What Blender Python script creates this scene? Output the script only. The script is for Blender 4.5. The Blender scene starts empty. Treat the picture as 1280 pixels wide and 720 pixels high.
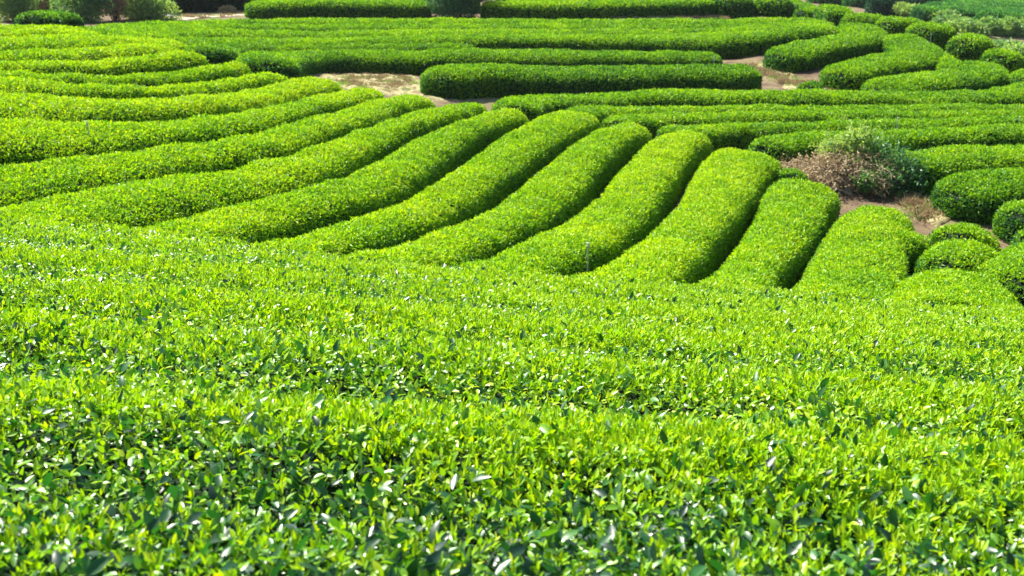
import bpy, math
import numpy as np

DENS = 1.0
rng = np.random.default_rng(7)
scene = bpy.context.scene
COL = scene.collection

# ------------------------------------------------------------------ camera model
F_PX, TH, CAM_Z = 1300.0, math.atan(560 / 1300), 10.0
CT, ST = math.cos(TH), math.sin(TH)

def tan_dep(py):
    v = (py - 360.0) / F_PX
    return (ST + v * CT) / (CT - v * ST)

def ray_pt(px, py, Y):
    """world point seen along the bearing (px,py), Y metres ahead"""
    v = (py - 360.0) / F_PX
    fwd = CT - v * ST
    return np.array([(px - 640.0) / F_PX / fwd * Y, Y, CAM_Z - tan_dep(py) * Y])

# ------------------------------------------------------------------ terrain (height of hedge shoulders, T)
CTRL = """
640 720 2.2; 80 720 2.15; 1200 720 2.25; 640 500 4.08; 640 348 8.8; 0 288 9.2; 330 320 9.0; 960 372 9.2; 1280 394 9.6
0 268 12; 0 207 13.6; 0 148 15.4; 0 114 16.9; 0 99.7 18.1; 0 91 19.2; 0 80 20.3; 0 67 21.6; 0 48 23.5; 0 41.5 24.9; 0 33 26.3
240 273 11.2; 240 222 13.1; 240 182 14.7; 240 149.5 16.2; 240 123 17.8; 240 108.5 19.1; 240 89 20.5; 240 66.5 22.2; 169 57 23.2
450 320 10.3; 440 275 12; 440 219 14.2; 440 165 17; 440 135 19.2; 440 116 21; 380 97 22
640 312 11.3; 640 247 14.3; 640 164 19; 640 137 20.6
800 306 12.2; 800 188 18.5; 819 170 19.5; 703 281 13.2
950 280 14.3; 920 315 12.6; 920 180 19.5; 999 219 17.5
1040 302 13.6; 1102 252 16; 1019 343 11.8; 1122 372 11; 1214 270 15.3; 1182 325 12.7; 1270 330 12.7
535 87.5 30; 840 86 30.5; 956 85 31; 316 63 33; 640 62 34; 900 66 34.5
300 24 42; 640 24 43; 1000 22 43; 840 58 36.5; 450 2 48; 900 0 48
150 24 38; 100 33 32; 0 20 39
640 119 26.5; 840 113 27; 1100 115 27; 1280 105 28; 840 134 25; 1280 132 25.5; 840 143 23.6; 1280 141 24.3
900 155 22.4; 1280 149 23; 1040 168 21; 1280 158 21.8; 1171 186.5 19.6; 1280 182 20; 1209 215 17.9; 1280 212 18.1; 1260 249 16.4
971 54 35; 1056 28 41; 1040 81 31.5; 1119 36 38; 1096 99 29; 1212 72 32.5; 1165 35 39.5; 1215 50 36.5; 1250 68 34
1050 13 46; 1110 21 44
1240 46 58; 1200 35 62; 1280 20 80; 1150 10 90; 1280 0 110; 1100 0 100; 1270 75 50
"""
pts = []
for ln in CTRL.replace("\n", ";").split(";"):
    if ln.strip():
        a = [float(t) for t in ln.split()]
        pts.append(ray_pt(*a))
pts += [np.array(p) for p in [(-14, 2, 8.6), (14, 2, 7.9), (0, -6, 9.9), (-30, 18, 5.8), (-30, 40, 3.8), (30, 14, 4.6),
                              (40, 30, 3.2), (-25, 70, 2.6), (10, 75, .6), (60, 70, -2.8), (55, 130, -7.5), (0, 130, -4.5), (-20, 5, 8)]]
PTS = np.array(pts)

def _phi(r2):
    return np.where(r2 > 1e-12, 0.5 * r2 * np.log(np.maximum(r2, 1e-12)), 0.0)

def fit_tps(P, lam):
    n = len(P); xy = P[:, :2] / 20.0
    K = _phi(((xy[:, None] - xy[None]) ** 2).sum(-1)) + lam * np.eye(n)
    Q = np.c_[np.ones(n), xy]
    A = np.block([[K, Q], [Q.T, np.zeros((3, 3))]])
    s = np.linalg.solve(A, np.r_[P[:, 2], np.zeros(3)])
    return xy, s[:n], s[n:]

_XY, _W, _A = fit_tps(PTS, 0.002)
HT = 0.56     # hedge shoulders stand this far above the ground

def T(x, y):
    x = np.clip(np.asarray(x, float), -34, 62); y = np.clip(np.asarray(y, float), -8, 135)
    sh = x.shape; q = np.c_[x.ravel(), y.ravel()] / 20.0
    out = np.empty(len(q))
    for i in range(0, len(q), 20000):
        b = q[i:i + 20000]
        out[i:i + 20000] = _phi(((b[:, None] - _XY[None]) ** 2).sum(-1)) @ _W + _A[0] + b @ _A[1:]
    return out.reshape(sh)

def G(x, y):
    return T(x, y) - HT

_YS = np.geomspace(1.0, 130, 420)
def unproj(pix, dz=0.0):
    out = []
    for px, py in pix:
        v = (py - 360.0) / F_PX; k = (px - 640.0) / F_PX / (CT - v * ST); t = tan_dep(py)
        f = lambda Y: CAM_Z - t * Y - (T(k * Y, Y) + dz)
        val = f(_YS); idx = np.where(val < 0)[0]
        if len(idx) == 0:
            Y = 120.0
        else:
            lo, hi = _YS[max(idx[0] - 1, 0)], _YS[idx[0]]
            for _ in range(25):
                m = .5 * (lo + hi)
                if f(np.array([m]))[0] < 0: hi = m
                else: lo = m
            Y = .5 * (lo + hi)
        out.append((k * Y, Y))
    return np.array(out)

# ------------------------------------------------------------------ noise
def _hash(ix, iy, seed):
    h = (ix.astype(np.int64) * 374761393 + iy.astype(np.int64) * 668265263 + seed * 1442695041) & 0xffffffff
    h = ((h ^ (h >> 13)) * 1274126177) & 0xffffffff
    return ((h ^ (h >> 16)) & 0xffff) / 65535.0

def vnoise(x, y, seed=0):
    x = np.asarray(x, float); y = np.asarray(y, float)
    ix, iy = np.floor(x), np.floor(y); fx, fy = x - ix, y - iy
    fx = fx * fx * (3 - 2 * fx); fy = fy * fy * (3 - 2 * fy)
    a = _hash(ix, iy, seed); b = _hash(ix + 1, iy, seed); c = _hash(ix, iy + 1, seed); d = _hash(ix + 1, iy + 1, seed)
    return (a * (1 - fx) + b * fx) * (1 - fy) + (c * (1 - fx) + d * fx) * fy

def fbm(x, y, seed=0):
    return (vnoise(x, y, seed) + .5 * vnoise(2.1 * x, 2.1 * y, seed + 1) + .25 * vnoise(4.3 * x, 4.3 * y, seed + 2)) / 1.75

# ------------------------------------------------------------------ mesh helpers
def mesh_obj(name, V, faces_list, mats, parent=None, tint=None, fmat=None, smooth=False):
    """faces_list: list of int arrays (n,k). One linked mesh object."""
    me = bpy.data.meshes.new(name)
    V = np.asarray(V, np.float32)
    me.vertices.add(len(V)); me.vertices.foreach_set("co", V.ravel())
    tot = np.concatenate([np.full(len(f), f.shape[1], np.int32) for f in faces_list])
    lv = np.concatenate([f.astype(np.int32).ravel() for f in faces_list])
    me.loops.add(len(lv)); me.loops.foreach_set("vertex_index", lv)
    me.polygons.add(len(tot))
    st = np.concatenate([[0], np.cumsum(tot)[:-1]]).astype(np.int32)
    me.polygons.foreach_set("loop_start", st)
    if fmat is not None:
        me.polygons.foreach_set("material_index", fmat.astype(np.int32))
    me.polygons.foreach_set("use_smooth", np.full(len(tot), smooth))
    for m in mats: me.materials.append(m)
    if tint is not None:
        at = me.attributes.new("tint", 'FLOAT', 'POINT'); at.data.foreach_set("value", tint.astype(np.float32))
    me.update(calc_edges=True)
    o = bpy.data.objects.new(name, me); COL.objects.link(o)
    if parent is not None: o.parent = parent
    return o

def tag(o, label, cat, group=None, kind=None):
    o["label"] = label; o["category"] = cat
    if group: o["group"] = group
    if kind: o["kind"] = kind
    return o

def empty(name, loc, label, cat, group=None):
    o = bpy.data.objects.new(name, None); COL.objects.link(o); o.location = loc
    o.empty_display_size = .2
    return tag(o, label, cat, group)

def unit(a):
    return a / np.maximum(np.linalg.norm(a, axis=-1, keepdims=True), 1e-9)

def grid_faces(nr, nc):
    i = np.arange(nr - 1)[:, None] * nc + np.arange(nc - 1)[None]
    i = i.ravel()
    return np.c_[i, i + 1, i + nc + 1, i + nc]

def grid_normals(Gd):
    du = np.gradient(Gd, axis=0); dv = np.gradient(Gd, axis=1)
    n = unit(np.cross(du, dv))
    return n

def sample_grid(Gd, Nm, count_fn):
    """random points on a quad grid, area weighted. count_fn(area, centre)-> expected number per cell"""
    c = (Gd[:-1, :-1] + Gd[1:, :-1] + Gd[:-1, 1:] + Gd[1:, 1:]) / 4
    ar = np.linalg.norm(np.cross(Gd[1:, :-1] - Gd[:-1, :-1], Gd[:-1, 1:] - Gd[:-1, :-1]), axis=-1)
    ex = count_fn(ar, c)
    n = rng.poisson(np.maximum(ex, 0))
    ii, jj = np.nonzero(n); rep = n[ii, jj]
    ii = np.repeat(ii, rep); jj = np.repeat(jj, rep)
    a = rng.random(len(ii))[:, None]; b = rng.random(len(ii))[:, None]
    def bl(M):
        return (M[ii, jj] * (1 - a) + M[ii + 1, jj] * a) * (1 - b) + (M[ii, jj + 1] * (1 - a) + M[ii + 1, jj + 1] * a) * b
    return bl(Gd), unit(bl(Nm))

UP = np.array([0, 0, 1.0])
def rand_unit(n):
    return unit(rng.normal(size=(n, 3)))

def leaf_frames(N, wn, wu, wr, wb=.6):
    n = len(N)
    d = unit(wn * N + wu * UP + wr * rand_unit(n))
    b = N * .8 + UP * .25 + wb * rand_unit(n)
    b = unit(b - (b * d).sum(-1, keepdims=True) * d)
    s = np.cross(d, b)
    return d, b, s

def kite_leaves(P, d, b, s, L, W, fold=.22, curl=.12):
    """4-vertex folded leaves"""
    L = L[:, None]; W = W[:, None]
    base = P
    lm = P + d * L * .45 - s * W * .5 + b * W * fold
    rm = P + d * L * .45 + s * W * .5 + b * W * fold
    tip = P + d * L - b * L * curl
    V = np.stack([base, rm, tip, lm], 1).reshape(-1, 3)
    k = np.arange(len(P))[:, None] * 4
    return V, np.concatenate([k + np.array([[0, 1, 2]]), k + np.array([[0, 2, 3]])])

LT = np.array([0, .22, .5, .78, 1.0]); LWd = np.array([0, .78, 1.0, .62, 0])
def full_leaves(P, d, b, s, L, W, fold=.18, curl=.22):
    """11-vertex leaves with a folded midrib and a drooping tip"""
    n = len(P); L = L[:, None]; W = W[:, None]
    curl = curl * rng.uniform(.2, 1.6, (n, 1))
    mid = [P + d * L * t - b * L * curl * t * t for t in LT]
    lf = [mid[i] - s * W * .5 * LWd[i] + b * W * fold * LWd[i] for i in (1, 2, 3)]
    rt = [mid[i] + s * W * .5 * LWd[i] + b * W * fold * LWd[i] for i in (1, 2, 3)]
    V = np.stack(mid + lf + rt, 1).reshape(-1, 3)
    k = np.arange(n)[:, None] * 11
    tri = [[0, 1, 5], [3, 4, 7], [0, 8, 1], [3, 10, 4]]
    quad = [[1, 2, 6, 5], [2, 3, 7, 6], [1, 8, 9, 2], [2, 9, 10, 3]]
    return V, np.concatenate([k + np.array([t]) for t in tri]), np.concatenate([k + np.array([q]) for q in quad])

# ------------------------------------------------------------------ materials
def new_mat(name):
    m = bpy.data.materials.new(name); m.use_nodes = True
    nt = m.node_tree; nt.nodes.clear()
    out = nt.nodes.new("ShaderNodeOutputMaterial")
    return m, nt, out

def ramp(nt, stops):
    r = nt.nodes.new("ShaderNodeValToRGB"); cr = r.color_ramp
    while len(cr.elements) < len(stops): cr.elements.new(.5)
    for e, (p, c) in zip(cr.elements, stops):
        e.position = p; e.color = (*c, 1)
    return r

def leaf_mat(name, stops, rough=.38, spec=.5, transl=.42, tmul=(1.15, 1.1, .5)):
    m, nt, out = new_mat(name)
    at = nt.nodes.new("ShaderNodeAttribute"); at.attribute_name = "tint"
    r = ramp(nt, stops); nt.links.new(at.outputs["Fac"], r.inputs[0])
    p = nt.nodes.new("ShaderNodeBsdfPrincipled")
    p.inputs["Roughness"].default_value = rough
    p.inputs["Specular IOR Level"].default_value = spec
    nt.links.new(r.outputs[0], p.inputs["Base Color"])
    t = nt.nodes.new("ShaderNodeBsdfTranslucent")
    mul = nt.nodes.new("ShaderNodeMix"); mul.data_type = 'RGBA'; mul.blend_type = 'MULTIPLY'
    mul.inputs[0].default_value = 1; mul.inputs[7].default_value = (*tmul, 1)
    nt.links.new(r.outputs[0], mul.inputs[6]); nt.links.new(mul.outputs[2], t.inputs[0])
    mx = nt.nodes.new("ShaderNodeMixShader"); mx.inputs[0].default_value = transl
    nt.links.new(p.outputs[0], mx.inputs[1]); nt.links.new(t.outputs[0], mx.inputs[2])
    nt.links.new(mx.outputs[0], out.inputs[0])
    return m

TEA = [(0, (.006, .045, .016)), (.30, (.022, .135, .018)), (.58, (.150, .350, .003)), (.82, (.265, .490, .003)), (1, (.43, .57, .006))]  # dark stops: older leaves, made bluer to carry flank shade in the colour
M_LEAF = leaf_mat("tea_leaf", TEA, rough=.52, spec=.4)
M_NEAR = leaf_mat("tea_leaf_glossy", TEA, rough=.38, spec=.8)
M_SHRUB = leaf_mat("shrub_leaf", [(0, (.025, .11, .06)), (.5, (.14, .31, .10)), (1, (.34, .48, .14))], rough=.42, transl=.52)
M_DRY = leaf_mat("dry_leaf", [(0, (.10, .065, .035)), (.5, (.37, .27, .15)), (1, (.64, .53, .31))], rough=.8, spec=.1, transl=.2, tmul=(1, 1, 1))

def noise_mat(name, stops, scale, rough=.9, bump=.3, detail=6, bdist=.05):
    m, nt, out = new_mat(name)
    tc = nt.nodes.new("ShaderNodeTexCoord")
    n = nt.nodes.new("ShaderNodeTexNoise"); n.inputs["Scale"].default_value = scale; n.inputs["Detail"].default_value = detail
    nt.links.new(tc.outputs["Object"], n.inputs["Vector"])
    r = ramp(nt, stops); nt.links.new(n.outputs["Fac"], r.inputs[0])
    p = nt.nodes.new("ShaderNodeBsdfPrincipled"); p.inputs["Roughness"].default_value = rough
    p.inputs["Specular IOR Level"].default_value = .15
    nt.links.new(r.outputs[0], p.inputs["Base Color"])
    n2 = nt.nodes.new("ShaderNodeTexNoise"); n2.inputs["Scale"].default_value = scale * 4; n2.inputs["Detail"].default_value = 8
    nt.links.new(tc.outputs["Object"], n2.inputs["Vector"])
    b = nt.nodes.new("ShaderNodeBump"); b.inputs["Strength"].default_value = bump; b.inputs["Distance"].default_value = bdist
    nt.links.new(n2.outputs["Fac"], b.inputs["Height"]); nt.links.new(b.outputs[0], p.inputs["Normal"])
    nt.links.new(p.outputs[0], out.inputs[0])
    return m

M_SOIL = noise_mat("soil", [(.28, (.05, .036, .022)), (.45, (.11, .075, .045)), (.6, (.155, .122, .062)), (.72, (.08, .09, .025))], 1.3, bump=1.0)
M_PALE = noise_mat("pale_dirt", [(.3, (.10, .09, .03)), (.44, (.21, .18, .08)), (.54, (.33, .285, .15)), (.68, (.12, .14, .04))], 2.2, bump=1.0)
M_SAND = noise_mat("pale_sand", [(.3, (.38, .31, .21)), (.6, (.56, .48, .35))], 3.0, bump=.5)
M_GREY = noise_mat("grey_gravel", [(.3, (.10, .10, .11)), (.6, (.20, .20, .21))], 2.0, bump=.5)
M_CORE = noise_mat("shaded_core", [(.35, (.006, .016, .008)), (.6, (.014, .034, .012))], 14, bump=.8)  # for the core shell, inner shade put into its near-black colour
M_BARK = noise_mat("bark", [(.3, (.09, .06, .04)), (.7, (.22, .16, .11))], 12, bump=.6)
M_TWIG = noise_mat("dry_twig", [(.3, (.27, .19, .12)), (.7, (.58, .47, .32))], 10, bump=.4)
M_PIPE = noise_mat("weathered_pipe", [(.3, (.26, .30, .24)), (.7, (.38, .42, .36))], 9, rough=.5, bump=.1)

# ------------------------------------------------------------------ ground
def ground():
    u = np.linspace(-1, 1, 420)
    xs = 8 + 60 * u + 540 * np.sign(u) * np.maximum(np.abs(u) - .75, 0) ** 2 * 16
    v = np.linspace(0, 1, 460)
    ys = -10 + 118 * v ** 1.25 + 900 * np.maximum(v - .8, 0) ** 2 * 25
    ys = np.r_[-400, -150, -60, -25, ys]
    X, Y = np.meshgrid(xs, ys, indexing='ij')
    Z = G(X, Y) + (fbm(X * 1.3, Y * 1.3, 40) - .5) * .12 + (vnoise(X * 6, Y * 6, 44) - .5) * .03
    Gd = np.stack([X, Y, Z], -1)
    f = grid_faces(*X.shape)
    o = mesh_obj("ground", Gd.reshape(-1, 3), [f], [M_SOIL], smooth=True)
    o["kind"] = "structure"; o["label"] = "bare brown soil of the tea hillside"; o["category"] = "ground"
ground()

def patch(name, poly_px, mat, label, lift=.03, bumpy=.05):
    """irregular sheet of other ground laid a little above the soil, following it"""
    c = unproj(poly_px, -HT)
    n = 60
    seg = np.r_[c, c[:1]]
    s = np.r_[0, np.cumsum(np.linalg.norm(np.diff(seg, axis=0), axis=1))]
    q = np.linspace(0, s[-1], n, endpoint=False)
    ring = np.c_[np.interp(q, s, seg[:, 0]), np.interp(q, s, seg[:, 1])]
    ring += (np.c_[vnoise(q * 2, q * 0, 61), vnoise(q * 2, q * 0 + 9, 62)] - .5) * .25
    ctr = ring.mean(0)
    rr = np.linspace(0, 1, 26)
    X = ctr[0] + rr[:, None] * (ring[:, 0] - ctr[0])[None]
    Y = ctr[1] + rr[:, None] * (ring[:, 1] - ctr[1])[None]
    X = np.c_[X, X[:, :1]]; Y = np.c_[Y, Y[:, :1]]
    base = G(X, Y) + (fbm(X * 1.3, Y * 1.3, 40) - .5) * .12 + (vnoise(X * 6, Y * 6, 44) - .5) * .03
    Z = base + lift * np.r_[np.ones(23), .6, 0, -1.5][:, None] + bumpy * (fbm(X * 3, Y * 3, 77) - .4) * (1 - rr[:, None] ** 6)
    Gd = np.stack([X, Y, Z], -1)
    o = mesh_obj(name, Gd.reshape(-1, 3), [grid_faces(*X.shape)], [mat], smooth=True)
    o["kind"] = "structure"; o["label"] = label; o["category"] = "ground"
    return o

patch("dirt_bank", [(360, 93), (450, 91), (520, 95), (545, 112), (620, 116), (640, 124), (560, 128), (480, 118), (420, 112)], M_PALE,
      "pale crumbly dirt bank at the ends of the curving rows", bumpy=.22)
patch("dirt_path", [(928, 80), (948, 79), (962, 83), (992, 94), (1012, 108), (1040, 110), (1052, 116), (1000, 116), (984, 112), (980, 95), (960, 86)],
      M_PALE, "pale dirt path winding between the hedge ends")
patch("dirt_path", [(1128, 236), (1150, 248), (1175, 250), (1205, 268), (1170, 284), (1130, 262)], M_PALE, "orange tan dirt path beside the dried shrub")
patch("dirt_mound", [(950, 200), (962, 196), (985, 193), (1000, 200), (985, 206), (966, 214)], M_PALE, "small pale dirt mound at the tip of a curving row", lift=.28, bumpy=.35)
patch("dirt_path", [(205, 21.5), (250, 19.5), (312, 16.5), (312, 19.5), (250, 23), (205, 25)], M_SAND, "thin pale dirt track along the back of the upper field")
patch("dirt_path", [(740, 20.5), (910, 20.5), (915, 23.5), (740, 23)], M_PALE, "pale dirt strip under the upper hedges")
patch("gravel_road", [(195, 9), (320, 8), (320, 16), (205, 20.5)], M_GREY, "grey gravel road behind the upper field")
patch("dirt_path", [(1195, 44), (1400, 43), (1400, 47), (1195, 48)], M_PALE, "reddish dirt track across the lower valley")

# ------------------------------------------------------------------ tea hedges
GROUP = "clipped tea hedges on the hillside"

def smooth_path(P, step=.14, it=3):
    P = np.asarray(P, float)
    for _ in range(it):
        Q = [P[0]]
        for a, b in zip(P[:-1], P[1:]):
            Q += [a * .75 + b * .25, a * .25 + b * .75]
        Q.append(P[-1]); P = np.array(Q)
    s = np.r_[0, np.cumsum(np.linalg.norm(np.diff(P, axis=0), axis=1))]
    n = max(6, int(s[-1] / step))
    q = np.linspace(0, s[-1], n)
    return np.c_[np.interp(q, s, P[:, 0]), np.interp(q, s, P[:, 1])]

def extend(P, a, b):
    if a: P = np.r_[[P[0] + (P[0] - P[1]) / np.linalg.norm(P[0] - P[1]) * a], P]
    if b: P = np.r_[P, [P[-1] + (P[-1] - P[-2]) / np.linalg.norm(P[-1] - P[-2]) * b]]
    return P

def seg_dist(p, Q):
    a, b = Q[:-1], Q[1:]; ab = b - a
    t = np.clip(((p[:, None] - a) * ab).sum(-1) / np.maximum((ab ** 2).sum(-1), 1e-9), 0, 1)
    return np.linalg.norm(p[:, None] - (a + t[..., None] * ab), axis=-1).min(1)

def side_normal(C):
    d = unit(np.gradient(C, axis=0))
    return np.c_[d[:, 1], -d[:, 0]]

BED_EDGE = None   # set below: world polyline of the far lip of the near bed
def outside_bed(x, y):
    return y > np.interp(x, BED_EDGE[:, 0], BED_EDGE[:, 1]) - .02

def leaf_spec(dist):
    """leaf length and leaves per square metre wanted at this viewing distance"""
    L = np.interp(dist, [9, 14, 20, 30, 45, 80, 120], [.056, .058, .066, .085, .115, .20, .30])
    return L * .83, 2.4 / (L * L * .69 * .30)

def hedge(label, pix, w=None, nxt=None, h=.60, ext=(0, 0), gap=.19, mode="edge", tint=.55, tvar=.16, seed=0, clip=False,
          dens=1.0, wmul=None, name="tea_hedge", cat="tea hedge", group=GROUP, rough=.7, mat=None, capk=1.0, lmul=1.0, dome=0.):
    tint = tint + .05 * math.sin(seed * 12.9)
    P = unproj(pix, .04 if mode == "centre" else 0)
    P = smooth_path(P)
    j = min(9, len(P) - 1)
    if ext[0]:
        u0 = (P[0] - P[j]) / np.linalg.norm(P[0] - P[j]); P = np.r_[[P[0] + u0 * ext[0]], P]
    if ext[1]:
        u1 = (P[-1] - P[-1 - j]) / np.linalg.norm(P[-1] - P[-1 - j]); P = np.r_[P, [P[-1] + u1 * ext[1]]]
    P = smooth_path(P, .14, 1)
    if nxt is not None:
        Q = smooth_path(extend(unproj(nxt), 5, 5), .3)
        ww = np.clip(seg_dist(P, Q) - gap, .55, 2.6)
        k = 25; pad = np.r_[np.full(k, ww[0]), ww, np.full(k, ww[-1])]
        ww = np.convolve(pad, np.ones(2 * k + 1) / (2 * k + 1), 'valid')
    else:
        ww = np.full(len(P), float(w)) if np.isscalar(w) else np.interp(np.linspace(0, 1, len(P)), np.linspace(0, 1, len(w)), w)
    n = side_normal(P)
    C = P + n * (.33 * ww)[:, None] if mode == "edge" else P
    for k in (min(6, len(C) // 4), min(4, len(C) // 4)):
        pre = 2 * C[0] - C[1:k + 1][::-1]; post = 2 * C[-1] - C[-k - 1:-1][::-1]
        Cp = np.r_[pre, C, post]
        C = np.c_[[np.convolve(Cp[:, i], np.ones(2 * k + 1) / (2 * k + 1), 'valid') for i in (0, 1)]].T
    C = smooth_path(C, .14, 0)
    ww = np.interp(np.linspace(0, 1, len(C)), np.linspace(0, 1, len(ww)), ww)
    n = side_normal(C)
    s = np.r_[0, np.cumsum(np.linalg.norm(np.diff(C, axis=0), axis=1))]
    # ends: half-round plan caps
    cap = np.minimum(ww.mean() * .48 * capk, s[-1] * .49)
    t0 = np.clip(1 - s / cap, 0, 1); t1 = np.clip(1 - (s[-1] - s) / cap, 0, 1); te = np.maximum(t0, t1)
    ends = np.sqrt(np.maximum(1 - te ** 2.2, 0.0004))
    wob = 1 + .10 * rough * (fbm(s * .8, s * 0 + seed * 3.7, 5) - .5) * 2
    hw = ww * .5 * ends * wob
    hh = h * (1 + .12 * rough * (fbm(s * .6, s * 0 + seed * 5.1, 15) - .5) * 2) * (1 - .35 * te ** 3)
    # profile: flattened dome with rounded shoulders, sides tuck in slightly
    th = np.linspace(0, math.pi, 23)
    cx = -np.sign(np.cos(th)) * np.abs(np.cos(th)) ** (.55 + .3 * dome)
    cz = np.abs(np.sin(th)) ** (.47 + .35 * dome)
    tuck = 1 - .10 * (1 - cz) ** 2
    X = C[:, 0][:, None] + n[:, 0][:, None] * hw[:, None] * (cx * tuck)[None]
    Y = C[:, 1][:, None] + n[:, 1][:, None] * hw[:, None] * (cx * tuck)[None]
    lump = (fbm(X * 1.7, Y * 1.7, seed + 30) - .5) * .13 * rough + (vnoise(X * 5, Y * 5, seed + 31) - .5) * .06
    Zb = G(C[:, 0], C[:, 1])[:, None] * .5 + G(X, Y) * .5
    Z = Zb + (hh[:, None] + lump) * cz[None]
    Z[:, 0] -= .08; Z[:, -1] -= .08
    Gd = np.stack([X, Y, Z], -1)
    Nm = grid_normals(Gd)
    out = Gd - np.stack([np.repeat(C[:, :1], 23, 1), np.repeat(C[:, 1:], 23, 1), Zb], -1)
    Nm = Nm * np.where((Nm * out).sum(-1, keepdims=True) < 0, -1.0, 1.0)
    ctr = np.array([C[len(C) // 2, 0], C[len(C) // 2, 1], 0]); ctr[2] = G(ctr[:1], ctr[1:2])[0]
    if clip:
        ok = outside_bed(C[:, 0], C[:, 1])
        if ok.any():
            i = np.where(ok)[0][len(np.where(ok)[0]) // 2]; ctr[:2] = C[i]; ctr[2] = G(ctr[:1], ctr[1:2])[0]
    root = empty(name, ctr, label, cat, group)
    # solid dark shell added to stop light leaks, standing in for inner twigs
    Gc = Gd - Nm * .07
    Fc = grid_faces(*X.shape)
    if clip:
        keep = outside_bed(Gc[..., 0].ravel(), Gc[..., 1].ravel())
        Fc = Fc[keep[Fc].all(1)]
    mesh_obj("light_block_core", Gc.reshape(-1, 3) - ctr, [Fc], [M_CORE], root, smooth=True)
    # leaves
    dist = max(6.0, float(np.hypot(C[:, 0], C[:, 1]).min()) * .35 + .65 * float(np.hypot(C[:, 0], C[:, 1]).mean()))
    L0, dn = leaf_spec(dist); L0 *= lmul; dn /= lmul ** 2
    dn = dn * DENS * dens
    def cnt(ar, c):
        hid = (np.abs(c[..., 0]) > .56 * c[..., 1] * 1.07 + 1.0)      # beyond the picture: thinner
        return ar * dn * np.where(hid, .45, 1.0)
    Pp, Nn = sample_grid(Gd, Nm, cnt)
    if clip:
        m = outside_bed(Pp[:, 0], Pp[:, 1]); Pp, Nn = Pp[m], Nn[m]
    m = Pp[:, 2] > G(Pp[:, 0], Pp[:, 1]) + .02
    Pp, Nn = Pp[m], Nn[m]
    k = len(Pp)
    Pp = Pp + Nn * rng.uniform(-.075, .012, (k, 1))
    d, b, sd = leaf_frames(Nn, .55, .35, .95)
    L = L0 * rng.uniform(.65, 1.25, k); W = L * rng.uniform(.42, .6, k)
    V, F = kite_leaves(Pp, d, b, sd, L, W)
    pt = (fbm(Pp[:, 0] * .7, Pp[:, 1] * .7, 91 + seed) - .5) * .36 + (vnoise(Pp[:, 0] * 4, Pp[:, 1] * 4, 95) - .5) * .12
    old_shade = np.clip((.62 - Nn[:, 2]) / .3, 0, 1)      # flank leaves darkened: older uncut growth, plus gap shade put into the tint
    tn = np.clip(tint + pt - .22 * old_shade + rng.normal(0, tvar, k), 0, 1)
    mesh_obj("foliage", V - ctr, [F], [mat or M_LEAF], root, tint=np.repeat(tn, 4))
    return root

# --- the near bed -------------------------------------------------
edge_px = [(-330, 262), (-160, 268), (0, 279), (100, 284), (200, 291), (350, 312), (500, 331), (650, 343), (850, 358), (1000, 366), (1130, 379), (1280, 387), (1450, 392), (1650, 396)]
BED_EDGE = unproj(edge_px)

def bed_z(X, Y):
    row = np.cos((Y - 3.35 + .16 * np.sin(X * .45) + .03 * X) * 2 * math.pi / 1.3)
    fade = np.clip((8.2 - Y) / 4.5, 0.12, 1)
    return T(X, Y) + .045 * row * fade * (.5 + 1.0 * vnoise(X * .6, Y * .5, 24)) + (fbm(X * 1.6, Y * 1.6, 21) - .5) * .11 * fade + (vnoise(X * 5, Y * 5, 22) - .5) * .05

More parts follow.
